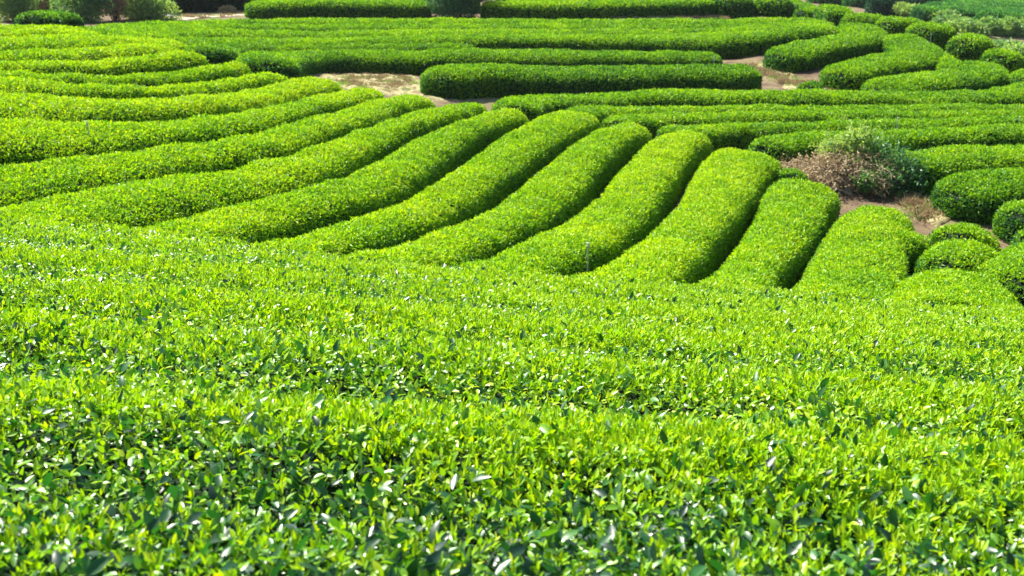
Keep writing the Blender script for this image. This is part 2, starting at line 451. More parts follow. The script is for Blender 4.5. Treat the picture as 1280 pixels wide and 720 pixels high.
def near_bed():
    xs = np.linspace(-9, 10.5, 200)
    ye = np.interp(xs, BED_EDGE[:, 0], BED_EDGE[:, 1])
    vs = np.linspace(0, 1, 110)
    Y = 1.1 + (ye[:, None] - 1.1) * vs[None]
    X = np.repeat(xs[:, None], len(vs), 1)
    Z = bed_z(X, Y) - .02 * np.clip((vs[None] - .96) / .04, 0, 1) ** 2
    a = np.linspace(0, math.pi / 2, 9)[1:]
    Xs = np.repeat(xs[:, None], len(a), 1); Ys = ye[:, None] + .16 * np.sin(a)[None]
    Zt = bed_z(xs, ye)[:, None] - .02; Zg = G(xs, ye)[:, None] - .08
    Zs = Zg + (Zt - Zg) * (np.cos(a) ** .8)[None]
    Gd = np.stack([np.c_[X, Xs], np.c_[Y, Ys], np.c_[Z, Zs]], -1)
    Nm = grid_normals(Gd)
    if Nm[100, 50, 2] < 0: Nm = -Nm
    ctr = np.array([0, 5.0, float(G(np.array([0.]), np.array([5.]))[0])])
    root = empty("tea_bed", ctr, "broad unbroken tea bed of big glossy leaves and yellow shoots below the curving rows", "tea bed", GROUP)
    mesh_obj("light_block_core", (Gd - Nm * .09 - ctr).reshape(-1, 3), [grid_faces(*Gd.shape[:2])], [M_CORE], root, smooth=True)  # added dark shell under the bed leaves, keeps light from leaking through
    def vis(c):
        return np.abs(c[..., 0]) < .56 * c[..., 1] * 1.1 + 2.0
    def cnt(n):
        return lambda ar, c: ar * n * DENS * np.where(vis(c), 1, .18)
    # mature leaves
    P, N = sample_grid(Gd, Nm, cnt(3500))
    k = len(P)
    P = P + N * (rng.beta(1.9, 1.3, (k, 1)) * .19 - .155)
    d, b, s = leaf_frames(N, .42, .35, 1.0, .75)
    big = rng.random(k) < np.interp(P[:, 1], [2.5, 3.2, 7], [.28, .18, .08])
    L = np.where(big, rng.uniform(.046, .072, k), rng.uniform(.026, .045, k)); W = L * rng.uniform(.40, .52, k)
    V, F3, F4 = full_leaves(P, d, b, s, L, W)
    pt = (fbm(P[:, 0] * 1.1, P[:, 1] * 1.6, 71) - .5) * .45 - .2 * np.clip((2.9 - P[:, 1]) / .5, 0, 1)
    tn = np.clip(np.where(big, .28, .70) + pt + rng.normal(0, .19, k), 0, 1)
    mesh_obj("foliage", V - ctr, [F3, F4], [M_NEAR], root, tint=np.repeat(tn, 11), smooth=True)
    # young upright shoots: a bud and two or three small leaves each
    row = lambda x, y: np.cos((y - 3.35 + .16 * np.sin(x * .45) + .03 * x) * 2 * math.pi / 1.3)
    def cs(ar, c):
        f = np.clip(.45 + .5 * row(c[..., 0], c[..., 1]) + 1.8 * (fbm(c[..., 0] * .9, c[..., 1] * 1.3, 55) - .5), .05, 1.4) * np.clip((c[..., 1] - 2.2) / .7, .2, 1)
        return cnt(1350)(ar, c) * f
    P, N = sample_grid(Gd[:, :110], Nm[:, :110], cs)
    k = len(P)
    ax = unit(N * .3 + UP * 1.0 + .35 * rand_unit(k))
    H = rng.uniform(.005, .072, (k, 1))
    P = P + ax * (H - .025)
    VV, T3, T4, TT = [], [], [], []; off = 0
    for j in range(4):
        m = np.ones(k, bool) if j < 3 else rng.random(k) < .6
        kk = m.sum()
        if j == 0:
            d = ax[m]; Lj = rng.uniform(.026, .046, kk); Wj = Lj * .24
        else:
            r = rand_unit(kk); r = unit(r - (r * ax[m]).sum(-1, keepdims=True) * ax[m])
            d = unit(ax[m] * rng.uniform(.8, 2.0, (kk, 1)) + r); Lj = rng.uniform(.024, .046, kk); Wj = Lj * rng.uniform(.30, .42, kk)
        b = unit(np.cross(np.cross(d, UP + .3 * rand_unit(kk)), d)); s = np.cross(d, b)
        V, F3, F4 = full_leaves(P[m] - ax[m] * .012 * max(j - 1, 0), d, b, s, Lj, Wj, fold=.3, curl=.1)
        VV.append(V); T3.append(F3 + off); T4.append(F4 + off); off += len(V)
        TT.append(np.repeat(np.clip(.90 + rng.normal(0, .10, kk) - .05 * j, 0, 1), 11))
    o = mesh_obj("young_shoots", np.concatenate(VV) - ctr, [np.concatenate(T3), np.concatenate(T4)], [M_LEAF], root, tint=np.concatenate(TT), smooth=True)
    o["kind"] = "stuff"; o["label"] = "upright yellow green new shoots"
near_bed()

# --- curving rows on the knoll ------------------------------------
E = {}
E['r1'] = [(0, 269), (19, 261), (56, 254.7), (94, 248), (131, 240.6), (169, 234), (206, 226.5), (237, 223), (275, 215.6), (303, 211), (322, 204), (350, 198), (384, 190), (400, 184), (419, 173.8), (447, 162.5), (475, 155), (503, 145.6), (531, 138), (556, 132), (575, 128.5), (592, 128)]
E['r2'] = [(169, 290), (187.5, 287), (206, 281), (240, 273.4), (275, 262.5), (312.5, 253), (350, 244), (378, 235), (412, 227), (434, 221.6), (456, 211), (475, 200), (484, 194), (512.5, 179), (531, 169), (556, 160.6), (578, 151), (597, 144.7), (619, 139), (643, 136.6)]
E['r3'] = [(316, 306), (350, 300), (387.5, 290.6), (415.6, 282), (440, 274.7), (465.6, 265.6), (494, 256), (516, 247), (535, 235.6), (555.6, 222.5), (578, 205.6), (591, 198), (612, 182), (640, 164), (662, 153), (679, 145), (697.5, 139.5), (712, 139.5)]
E['r4'] = [(454, 321), (484, 312.5), (512.5, 302), (531, 297.5), (559, 284), (587.5, 272), (615.6, 260), (640, 247), (652.5, 237), (669, 220), (679, 210.6), (703, 192), (722, 177), (740.6, 164.7), (755.6, 157), (778, 154), (792, 154)]
E['r5'] = [(587.5, 332), (615.6, 320), (640, 312.5), (656, 304), (681, 293), (703, 281), (727.5, 268), (746, 254), (759, 240.6), (776, 220), (795, 195.6), (806, 180.6), (819, 170), (834, 165), (856, 162.5), (872, 164)]
E['r6'] = [(722, 345), (746, 340), (769, 330), (787.5, 317.5), (806, 302.5), (825, 283), (840, 270.6), (854, 258), (871, 232), (879, 209), (890, 192.5), (905, 182), (920, 180)]
E['r7'] = [(875, 357), (892, 349), (905, 334), (920, 315), (935, 297), (950, 280), (958, 263), (963, 245), (967, 230), (976, 221.6), (992, 218.7)]
E['r8'] = [(1006, 357), (1019, 343), (1031, 319), (1040, 303), (1044, 293), (1051, 272.5), (1062.5, 261), (1081, 253.7)]
E['r9'] = [(1122.5, 373), (1128, 357), (1138, 342), (1148, 330), (1165, 324)]
E['a0'] = [(0, 207), (28, 201), (75, 195.6), (131, 191), (187.5, 188), (237.5, 182), (275, 176), (303, 170.6), (331, 162), (359, 154.7), (387.5, 147), (415.6, 142.5), (437, 135), (456, 128), (480, 123.5), (500, 121.5), (522, 120)]
E['a1'] = [(0, 148), (66, 147), (94, 151.6), (131, 156), (159, 158), (200, 154.5), (237.5, 149), (275, 144), (303, 139.7), (331, 134), (369, 126.6), (406, 120), (437.5, 114.7), (460, 111.5)]
E['a2'] = [(0, 114), (37.5, 118), (62, 124), (94, 128), (141, 129), (178, 127), (237.5, 123), (275, 117), (312.5, 110.6), (341, 105), (363, 98.5), (387.5, 96.6), (405, 97.5)]
E['a3'] = [(0, 99.7), (19, 104), (56, 108), (103, 112), (150, 113), (197, 111.3), (237.5, 108), (275, 101), (303, 95.6), (331, 93), (350, 92.5)]
E['a4'] = [(0, 91), (28, 93), (75, 98), (112.5, 99.7), (169, 96), (200, 93.2), (237.5, 89.5), (266, 83), (284, 80), (300, 80.5)]
E['a5'] = [(0, 80), (37.5, 80), (94, 79), (131, 76), (169, 73), (206, 69), (228, 66.5), (247, 67)]
E['a6'] = [(0, 67), (56, 65), (94, 62), (141, 60), (169, 57.5), (197, 57)]
E['a7'] = [(0, 48), (75, 48), (131, 46), (160, 46.5)]
E['a8'] = [(0, 41.5), (56, 40.6), (94, 41.6), (112, 43)]
E['a9'] = [(0, 33), (19, 32), (56, 33.5), (75, 35)]
E['a10'] = [(-60, 27), (-20, 26.5), (5, 27.5)]

K = dict(clip=True)
hedge("thick curving tea row from the frame edge along the bed's upper corner", E['r1'], nxt=E['r2'], ext=(2.5, 0), tint=0.77, dome=.30, seed=1, **K)
hedge("long curving tea row whose top ends beneath the tapered tip of the longest hedge", E['r2'], nxt=E['r3'], ext=(1.5, 0), tint=0.77, dome=.30, seed=2, **K)
hedge("bent bright tea row whose rounded top reaches a dark nook under straight hedges", E['r3'], nxt=E['r4'], ext=(1.5, 0), tint=0.76, dome=.30, seed=3, **K)
hedge("S-bent tea row with a square top, just above the row with the pale post", E['r4'], nxt=E['r5'], ext=(1.5, 0), tint=0.78, dome=.30, seed=4, **K)
hedge("wide S-bent tea row with a pale post near its foot", E['r5'], nxt=E['r6'], ext=(1.3, 0), tint=0.79, dome=.30, seed=5, **K)
hedge("tea row with a rounded tip ending beside the small pale dirt mound", E['r6'], nxt=E['r7'], ext=(1.3, 0), tint=0.80, dome=.30, seed=6, **K)
hedge("stout upright tea row directly below the dried brown twigs", E['r7'], nxt=E['r8'], ext=(1.3, 0), tint=0.78, dome=.30, seed=7, **K)
hedge("stout tea row with a domed head below the green half of the dried shrub", E['r8'], w=[1.25, 1.3, 1.3, 1.2, 1.1], ext=(1.3, .1), tint=0.75, dome=.30, seed=8, **K)
hedge("short low tea hedge bridging two domed rows beside the dirt path", [(1098, 283), (1125, 284), (1160, 288), (1180, 294)], w=.8, h=.52, mode="edge", tint=0.70, dome=0.6, seed=9)
hedge("small domed tea hedge just below the orange dirt path", [(1166, 284), (1186, 273.5), (1214, 270), (1237, 276)], w=1.15, h=.6, tint=0.72, dome=0.8, seed=10, capk=1.2)
hedge("rounded tea hedge wedged between the small dome and the low front lobe", [(1143, 316), (1171, 304), (1205, 295.5), (1229, 296)], w=1.15, h=.58, tint=0.76, dome=0.8, seed=11, capk=1.2)
hedge("broad low tea lobe meeting the bed beside the dark hollow", [(1122, 372), (1130, 352), (1143, 336), (1165, 322), (1192, 319), (1222, 327)], w=[1.7, 1.8, 1.8, 1.6, 1.4, 1.2], ext=(1.0, 0), tint=0.76, dome=0.5, seed=12, **K)
hedge("pale sage tea row at the picture's edge behind the dark hollow", [(1222, 336), (1250, 321), (1268, 303), (1300, 292), (1340, 288)], w=1.5, tint=.72, dome=.5, ext=(0, 2), seed=13)
hedge("dull green tea hedge end poking in beside the small dome", [(1256, 291), (1268, 285), (1300, 282), (1360, 280)], w=.7, h=.55, tint=0.60, dome=0.5, ext=(0, 2), seed=14)
hedge("little green tea tuft between two stout rows and the dried twigs", [(972, 210), (985, 203), (1002, 205)], w=.75, h=.52, tint=0.60, dome=0.6, seed=15, capk=1.2)

hedge("thick tea row with a long shaded flank, its end below the pale dirt bank", E['a0'], nxt=E['r1'], ext=(3, 0), tint=0.76, dome=.30, seed=20)
hedge("wavy tea row with a faint post on it, ending at the dirt bank", E['a1'], nxt=E['a0'], ext=(3, 0), tint=0.77, dome=.30, seed=21)
hedge("tea row sagging in a hollow, its blunt end beside the dirt bank", E['a2'], nxt=E['a1'], ext=(3, 0), tint=0.78, dome=.30, seed=22)
hedge("slim tea row second above the wavy one, pinched in the hollow", E['a3'], nxt=E['a2'], ext=(3, 0), gap=.32, tint=0.77, dome=.30, seed=23)
hedge("slim tea row with darker leaves in the hollow, ending under a dark hedge tip", E['a4'], nxt=E['a3'], ext=(3, 0), gap=.32, tint=0.73, dome=.30, seed=24)
hedge("gently curved tea row ending short of the green hedge with the dark notch", E['a5'], nxt=E['a4'], ext=(3, 0), gap=.32, tint=0.78, dome=.30, seed=25)
hedge("straight bright tea row ending at the dark notch beside the upper field", E['a6'], nxt=E['a5'], ext=(3, 0), gap=.32, tint=0.80, dome=.30, seed=26)
hedge("bright tea row merging into the greener upper field", E['a7'], nxt=E['a6'], ext=(3, 0), gap=.32, tint=0.80, dome=.30, seed=27)
hedge("thin bright tea row second from the rear shrubs", E['a8'], nxt=E['a7'], ext=(3, .3), gap=.32, tint=0.80, dome=.30, seed=28)
hedge("thin bright tea row lying right below the rear shrubs", E['a9'], nxt=E['a8'], ext=(3, .3), gap=.32, tint=0.79, dome=.30, seed=29)
hedge("small bright tea hedge tip in front of the grey green shrubs", E['a10'], w=1.3, ext=(2, 0), tint=0.81, dome=.30, seed=30)

# --- straight rows behind the knoll -------------------------------
D = dict(tint=.45)
hedge("long straight tea hedge behind the curving rows, spanning the whole slope", [(622, 126), (634, 120.6), (675, 118), (760, 115.5), (840, 113), (934, 112.5), (1009, 114), (1096, 114.5), (1171, 117), (1246, 111), (1290, 104), (1350, 98)], w=1.15, h=.58, tint=0.61, ext=(0, 5), dome=.28, seed=40)
hedge("straight tea row just below the longest hedge, tapering behind the rounded row tops", [(700, 137), (730, 135), (840, 134), (1000, 133), (1150, 133), (1290, 132), (1360, 131)], w=.78, h=.6, tint=0.64, ext=(0, 5), dome=.28, seed=41)
hedge("third straight tea row below the longest hedge", [(752, 147), (770, 144), (840, 143), (1000, 142), (1150, 142), (1290, 141), (1360, 140)], w=.76, h=.6, tint=0.62, ext=(0, 5), dome=.28, seed=42)
hedge("straight tea row starting beside the square row top and passing behind the dried shrub", [(820, 163), (835, 157), (900, 155), (1040, 154), (1124, 152), (1290, 149), (1360, 147)], w=[.75, .8, .82, .82], h=.6, tint=0.60, ext=(0, 5), dome=.28, seed=43)
hedge("straight tea row starting by the pale dirt mound and passing behind the dried shrub", [(934, 178), (955, 171), (1000, 168.5), (1060, 167), (1124, 164), (1200, 160), (1290, 158), (1360, 157)], w=[.95, .95, 1.0, 1.05], h=.6, tint=0.59, ext=(0, 5), dome=.28, seed=44)
hedge("straight tea hedge whose end is hidden in the dried shrub's green side", [(1100, 198), (1118, 190), (1171, 186.5), (1290, 182), (1350, 180)], w=1.35, h=.6, tint=0.63, ext=(0, 5), dome=.28, seed=45)
hedge("tea hedge with a rounded free end above the orange dirt path", [(1160, 229), (1178, 220.5), (1209, 215.6), (1290, 212), (1350, 210)], w=1.35, h=.62, tint=0.64, ext=(0, 5), dome=.28, seed=46)
hedge("tea hedge with a blunt end, under the one with the rounded free end", [(1237, 258), (1250, 251.5), (1290, 246), (1350, 243)], w=1.2, h=.6, tint=0.62, ext=(0, 5), dome=.28, seed=47)

hedge("long dark-fronted tea hedge standing free above the dirt bank", [(526, 95), (540, 90), (569, 87.5), (640, 88), (840, 88.5), (935, 87.5), (962, 90.5)], w=1.6, h=.74, tint=0.58, dome=.28, seed=50)
hedge("longest free-standing tea hedge, right behind the dark-fronted one", [(302, 70), (320, 65.5), (440, 64), (640, 64.5), (840, 64.5), (890, 65.5), (912, 68)], w=1.55, h=.62, tint=0.59, dome=.28, seed=51)
hedge("tea hedge filling the dark notch, lowest of the upper field on that side", [(232, 57), (250, 53), (310, 53), (450, 54), (560, 56), (600, 58)], w=[1.5, 1.5, 1.3, 1.1, .9], h=.6, tint=0.58, dome=.28, seed=52)
FT = dict(gap=.0, h=.55)
K1 = [(112, 30), (150, 29), (175, 27), (205, 26), (260, 24.5), (312, 23), (450, 22), (640, 23.3), (900, 23.5), (1005, 22.5), (1022, 22)]
K2 = [(90, 33), (150, 31.5), (230, 30), (300, 29), (450, 28.5), (640, 29.2), (900, 28.5), (1020, 26.5), (1036, 26)]
K3 = [(95, 36), (170, 35), (300, 34), (640, 35), (900, 34), (1015, 30.5), (1044, 30)]
K4 = [(120, 39), (300, 41.5), (640, 41.5), (850, 41), (930, 40), (1010, 34.5), (1046, 33)]
K5 = [(160, 44), (300, 47.5), (640, 47.5), (850, 48.5), (930, 48), (980, 42), (1030, 36)]
hedge("rearmost tea row of the upper field, along the pale dirt strip", K1, w=1.35, tint=0.69, dome=.28, seed=53, h=.55)
hedge("second tea row from the rear of the upper field", K2, w=1.4, tint=0.68, dome=.28, seed=54, h=.55)
hedge("middle tea row of the upper field", K3, w=1.4, tint=0.69, dome=.28, seed=55, h=.55)
hedge("tea row of the upper field just behind its dark front row", K4, w=1.4, tint=0.67, dome=.28, seed=56, h=.55)
hedge("front tea row of the upper field, dark flanked and bending back at its end", K5, w=1.15, tint=0.64, dome=.28, seed=57, h=.68)

# --- hedges behind the upper field ---------------------------------
hedge("dark tea hedge between the dirt track and the round dark bush", [(314, 5), (330, 2.5), (420, 2), (528, 2.5)], w=1.5, ext=(.4, .4), h=.66, tint=.60, seed=60)
hedge("tea hedge at the very top edge behind the dark one", [(330, -3), (450, -4), (600, -4)], w=1.5, h=.8, tint=0.54, seed=61)
hedge("short squared tea hedge beside the round dark bush", [(610, 4), (625, 2.5), (735, 3)], w=1.5, ext=(.4, .4), h=.66, tint=.60, seed=62)
hedge("squared tea hedge standing above the pale dirt strip", [(735, 3), (800, 1), (882, 1)], w=1.5, ext=(.4, .4), h=.66, tint=.60, seed=63)
hedge("tea hedge at the top edge behind the squared ones", [(620, -4), (750, -5), (900, -7)], w=1.5, h=.8, tint=0.59, seed=64)
hedge("round tea bush nearer the squared hedge, one of two at the strip's end", [(890, 4), (912, 0), (940, 2)], w=1.9, h=.9, tint=.52, dome=.35, seed=65, name="tea_bush", cat="tea bush")
hedge("round brighter tea bush at the foot of the ridge hedge", [(948, 5), (970, 0), (998, 4)], w=1.8, h=.85, tint=.62, dome=.35, seed=66, name="tea_bush", cat="tea bush")
hedge("small low tea bush squeezed beside the brighter round bush", [(999, 15), (1010, 14)], mode="centre", w=1.0, h=.7, tint=0.55, dome=.35, seed=67, name="tea_bush", cat="tea bush")

# --- winding hedges toward the valley -------------------------------
C = dict(mode="centre", h=.66)
hedge("tea hedge along the ridge from the bright bush, seen end on at the top", [(985, 2), (1010, 7), (1045, 13), (1055, 15)], w=1.3, tint=0.64, dome=.28, seed=70, **C)
hedge("low ridge tea hedge following on toward the valley", [(1052, 18), (1080, 20), (1110, 23)], w=1.3, tint=0.66, dome=.28, seed=71, **C)
hedge("winding tea hedge hooking up to the field's end, a pale post before it", [(968, 66), (1000, 58), (1040, 51), (1078, 47), (1084, 41), (1078, 34), (1066, 30)], w=1.75, tint=0.64, dome=.28, seed=72, **C)
hedge("winding tea hedge with a tall dark flank, second of the three hooked ones", [(1046, 89), (1080, 79), (1120, 72), (1150, 68), (1152, 61), (1138, 51), (1120, 42)], w=1.75, tint=0.64, dome=.28, seed=73, **C)
hedge("lowest winding hooked tea hedge, resting above the longest straight hedge", [(1092, 106), (1130, 101), (1180, 95), (1220, 91), (1232, 86), (1225, 79), (1215, 76)], w=1.75, tint=0.64, dome=.28, seed=74, **C)
hedge("slender pale tea hedge squeezed between two hooked hedges", [(1158, 56), (1172, 62), (1186, 70), (1194, 78)], w=.9, mode="centre", h=.5, tint=0.68, dome=.28, seed=75)
hedge("flat topped tea hedge behind the hooked ones near the ridge line", [(1094, 30), (1108, 27), (1140, 29), (1164, 33)], w=1.2, h=.75, tint=0.63, dome=.35, seed=76)
hedge("sharp edged tea hedge with a dark face above the slender pale one", [(1134, 38), (1150, 35), (1180, 38), (1200, 44)], w=1.4, h=.8, tint=0.62, dome=.35, seed=77)
hedge("block shaped tea hedge by the grey scrub bank", [(1184, 54), (1200, 50), (1225, 50), (1240, 56)], w=1.5, h=.85, tint=0.63, dome=.35, seed=78)
hedge("rounded tea hedge below the block shaped one", [(1230, 71), (1245, 68), (1262, 69), (1275, 76)], w=1.3, h=.8, tint=0.62, dome=.35, seed=79)
hedge("small tea hedge at the picture's edge under the rounded one", [(1258, 94), (1275, 88), (1300, 87)], w=1.1, h=.6, tint=0.57, dome=.35, seed=80)
hedge("low tea hedge tucked between the lowest hooked hedge and the edge", [(1252, 108), (1268, 100), (1300, 97)], w=1.0, h=.5, tint=0.59, seed=81)

hedge("small round tea bush alone on the dirt path between the straight and hooked hedges", [(1008, 104), (1018, 102), (1028, 104)], mode='centre', w=1.1, h=.62, tint=.54, dome=.5, seed=82, name='tea_bush', cat='tea bush')

# --- far valley -------------------------------------------------------
M_FAR = leaf_mat("valley_leaf", [(0, (.012, .07, .04)), (.35, (.03, .16, .05)), (.65, (.11, .33, .045)), (1, (.28, .50, .06))], rough=.5, spec=.3)
VM = dict(mode="centre", mat=M_FAR, group="tea rows in the far valley")
hedge("far pale tea row at the valley's top edge", [(1060, 0), (1160, 2), (1250, 4)], w=2.8, h=1.1, tint=.62, seed=90, **VM)
hedge("far dark tea row below the pale ones in the valley", [(1105, 10), (1130, 8.5), (1162, 10)], w=3, h=1.6, tint=.2, seed=91, **VM)
hedge("far tea row running under the sandy spot in the valley", [(1165, 14), (1220, 12.5), (1300, 15), (1380, 17)], w=2.2, h=1.1, tint=.52, ext=(0, 5), seed=92, **VM)
hedge("far tea row just above the valley scrub", [(1185, 20), (1240, 21), (1300, 23), (1380, 24)], w=2.0, h=1.1, tint=.52, ext=(0, 5), seed=93, **VM)
hedge("far broad tea row at the picture's top corner", [(1190, 7), (1240, 6), (1290, 3), (1380, 1)], w=2.4, h=1.1, tint=.6, ext=(0, 5), seed=94, **VM)
hedge("far leafy tea row beside the dirt track", [(1228, 28), (1300, 30), (1380, 31)], w=2.5, h=1.3, tint=.55, ext=(0, 5), seed=95, **VM)
hedge("pale far tea row leaving the frame at its upper edge", [(1020, -4), (1100, -5), (1250, -4), (1380, -6)], w=3.0, h=1.1, tint=.62, seed=96, **VM)

hedge("far thin tea row between two pale ones at the valley's upper edge", [(1080, -2.5), (1180, -2), (1260, -1), (1380, -3)], w=2.6, h=1.1, tint=.58, seed=97, **VM)
hedge("far thin tea row just above the sandy spot in the valley", [(1195, 10), (1250, 9.5), (1310, 9), (1380, 9)], w=2.2, h=1.1, tint=.55, seed=98, **VM)
hedge("far short tea row behind the flat topped hedge's scrub", [(1150, 17), (1190, 17.5), (1240, 18), (1380, 20)], w=2.0, h=1.0, tint=.5, seed=99, **VM)

# ------------------------------------------------------------------ shrubs
def shrub(name, label, cat, px, py, size, tint, mat=None, n=500, leafL=.1, seed=0, lobes=6, droop=0., group=None, Y=None, dry=0., trunk=True):
    """bush on the ground at photo point: several leafy lobes on branching stems"""
    r = np.random.default_rng(seed)
    xy = unproj([(px, py)], -HT)[0]
    z = float(G(xy[:1], xy[1:2])[0]); base = np.array([xy[0], xy[1], z])
    root = empty(name, base, label, cat, group)
    sx, sy, sz = size
    cs, rs = [], []
    for i in range(lobes):
        a = r.uniform(0, 2 * math.pi); q = r.uniform(.1, .75)
        cs.append([sx * q * math.cos(a) * .8, sy * q * math.sin(a) * .8, sz * r.uniform(.15, .8)])
        rs.append([sx * r.uniform(.35, .55), sy * r.uniform(.35, .55), sz * r.uniform(.24, .4)])
    cs = np.array(cs); rs = np.array(rs)
    tot = int(n * DENS) * lobes
    li = r.integers(0, lobes, tot)
    dr = unit(r.normal(size=(tot, 3)))
    rad = r.uniform(.55, 1.08, (tot, 1)) ** .6 * (1 + .35 * (vnoise(dr[:, 0] * 3 + li * 7, dr[:, 1] * 3 + dr[:, 2] * 2, seed) - .5))[:, None]
    P = cs[li] + dr * rs[li] * rad
    P[:, 2] = np.maximum(P[:, 2], .03)
    d, b, s = leaf_frames(dr, .6, .15 - droop, .9)
    L = leafL * r.uniform(.6, 1.3, tot); W = L * r.uniform(.32, .5, tot)
    V, F = kite_leaves(P, d, b, s, L, W)
    tn = np.clip(tint + (r.random(lobes)[li] - .5) * .3 + r.normal(0, .16, tot), 0, 1)
    mesh_obj("foliage", V, [F], [mat or M_SHRUB], root, tint=np.repeat(tn, 4))
    # stems
    VV, FF, off = [], [], 0
    for i in range(lobes):
        tip = cs[i] * np.array([1, 1, 1.1]); st = np.array([r.normal(0, .06), r.normal(0, .06), -.05])
        v, f = tube([st, st * .5 + tip * .5 + r.normal(0, .06, 3), tip], [.03, .02, .008])
        VV.append(v); FF.append(f + off); off += len(v)
        for _ in range(5):
            e = cs[i] + unit(r.normal(size=3)) * rs[i] * .9; e[2] = max(e[2], .05)
            v, f = tube([tip * .8, (tip + e) * .5, e], [.012, .009, .004], 4)
            VV.append(v); FF.append(f + off); off += len(v)
    mesh_obj("stem", np.concatenate(VV), [np.concatenate(FF)], [M_BARK], root, smooth=True)
    return root

def tube(path, rad, k=6):
    path = np.array(path, float); rad = np.asarray(rad, float)
    tg = unit(np.gradient(path, axis=0))
    ref = np.array([.3, .9, .1]); u = unit(np.cross(tg, ref)); v = np.cross(tg, u)
    a = np.arange(k) * 2 * math.pi / k
    V = path[:, None] + rad[:, None, None] * (np.cos(a)[None, :, None] * u[:, None] + np.sin(a)[None, :, None] * v[:, None])
    n = len(path); i = np.arange(n - 1)[:, None] * k; j = np.arange(k)[None]; j2 = (j + 1) % k
    F = np.stack([i + j, i + j2, i + k + j2, i + k + j], -1).reshape(-1, 4)
    return V.reshape(-1, 3), F

SG = "wild shrubs behind the rows"
shrub("shrub", "grey green loose shrub at the upper corner above the bright hedge tip", "shrub", 20, 27, (1.25, .9, 1.5), 0.70, seed=1, n=700, leafL=.12, lobes=12, group=SG)
shrub("dry_shrub", "brown withered shrub rising behind the trimmed round bush", "shrub", 58, 20, (.9, .7, 1.5), 0.55, mat=M_DRY, seed=2, n=420, leafL=.12, lobes=9, group=SG)
shrub("shrub", "dark green dense shrub beside the trimmed round bush", "shrub", 108, 27, (1.6, 1.0, 1.7), 0.45, seed=3, n=800, leafL=.12, lobes=13, group=SG)
shrub("dry_shrub", "reddish brown withered shrub between two green shrubs", "shrub", 145, 25.5, (.95, .7, 1.6), 0.40, mat=M_DRY, seed=4, n=520, leafL=.11, lobes=10, group=SG)
shrub("shrub", "light green spreading shrub at the end of the dirt track", "shrub", 186, 24, (1.3, .9, 1.4), 0.82, seed=5, n=700, leafL=.13, lobes=12, group=SG)
shrub("shrub", "dull green shrub standing behind the grey green and dark ones", "shrub", 70, 14, (1.7, 1.0, 2.0), 0.65, seed=11, n=700, leafL=.14, lobes=12, group=SG)
shrub("shrub", "deep green shrub standing behind the reddish brown one", "shrub", 150, 13, (1.8, 1.0, 2.0), 0.55, seed=12, n=700, leafL=.14, lobes=12, group=SG)
hedge("trimmed round tea bush standing alone in front of the rear shrubs", [(42, 24), (62, 20.5), (84, 24)], mode="centre", w=1.5, h=.8, tint=.46, dome=.35, seed=33, name="tea_bush", cat="tea bush")
shrub("shrub", "round dark blue green bush between two squared tea hedges", "shrub", 570, 21.5, (1.75, 1.2, 1.6), .22, seed=6, n=1100, leafL=.11, lobes=10, group=SG)
hedge("dark high hedge across the gravel road at the top edge", [(190, -2), (250, -4), (330, -6)], mode="centre", w=2.4, h=1.5, tint=.10, seed=34, name="hedge", cat="hedge")
shrub("dry_grass_tuft", "straw coloured dry tuft on the edge of the gravel road", "grass tuft", 286, 16.5, (.5, .25, .22), .8, mat=M_DRY, seed=8, n=200, leafL=.16, lobes=5)

vs = [(1112, 14, .5), (1128, 19, .6), (1147, 20, .45), (1160, 24, .6), (1176, 27, .5), (1186, 32, .4), (1200, 36, .55), (1212, 40, .45), (1226, 40, .35), (1242, 41, .5), (1256, 42, .4), (1272, 42, .5), (1292, 42, .4), (1318, 42, .5)]
vl = ["first greyish bush past the low ridge hedge, under the far dark row", "pale bush with straw tones behind the flat topped hedge", "low darker bush above the flat topped hedge", "fluffy light bush above the sharp edged hedge",
      "medium bush behind the end of the flat topped hedge", "shaded bush at the sharp edged hedge's shoulder", "light grey green bush behind the sharp edged hedge", "bush above the sharp edged hedge's tip", "dark bush at the start of the reddish track",
      "pale bush beside the reddish track's start", "small dark bush halfway along the reddish track", "light bush by the reddish track near the edge", "dark bush just beyond the picture's edge", "pale bush farther beyond the picture's edge"]
for i, ((x, y, t), lb) in enumerate(zip(vs, vl)):
    shrub("valley_bush", lb, "bush", x, y + 4, (1.25, 1.0, .95), t + .22, seed=20 + i, n=200, leafL=.24, lobes=7, group="scrub bushes in the valley")
for i, (x, y, lb) in enumerate([(1222, 64, "grey weedy clump at the top of the scrub bank"), (1245, 65, "grey weedy clump in the middle of the scrub bank"), (1268, 66, "grey weedy clump at the edge of the scrub bank"), (1262, 72, "weedy clump low on the scrub bank above the rounded hedge"), (1290, 72, "weedy clump past the picture's edge on the bank")]):
    shrub("weed_clump", lb, "weeds", x, y, (1.3, .7, .42), .65, mat=M_SHRUB, seed=50 + i, n=160, leafL=.18, lobes=6, group="weed clumps on the scrub bank")

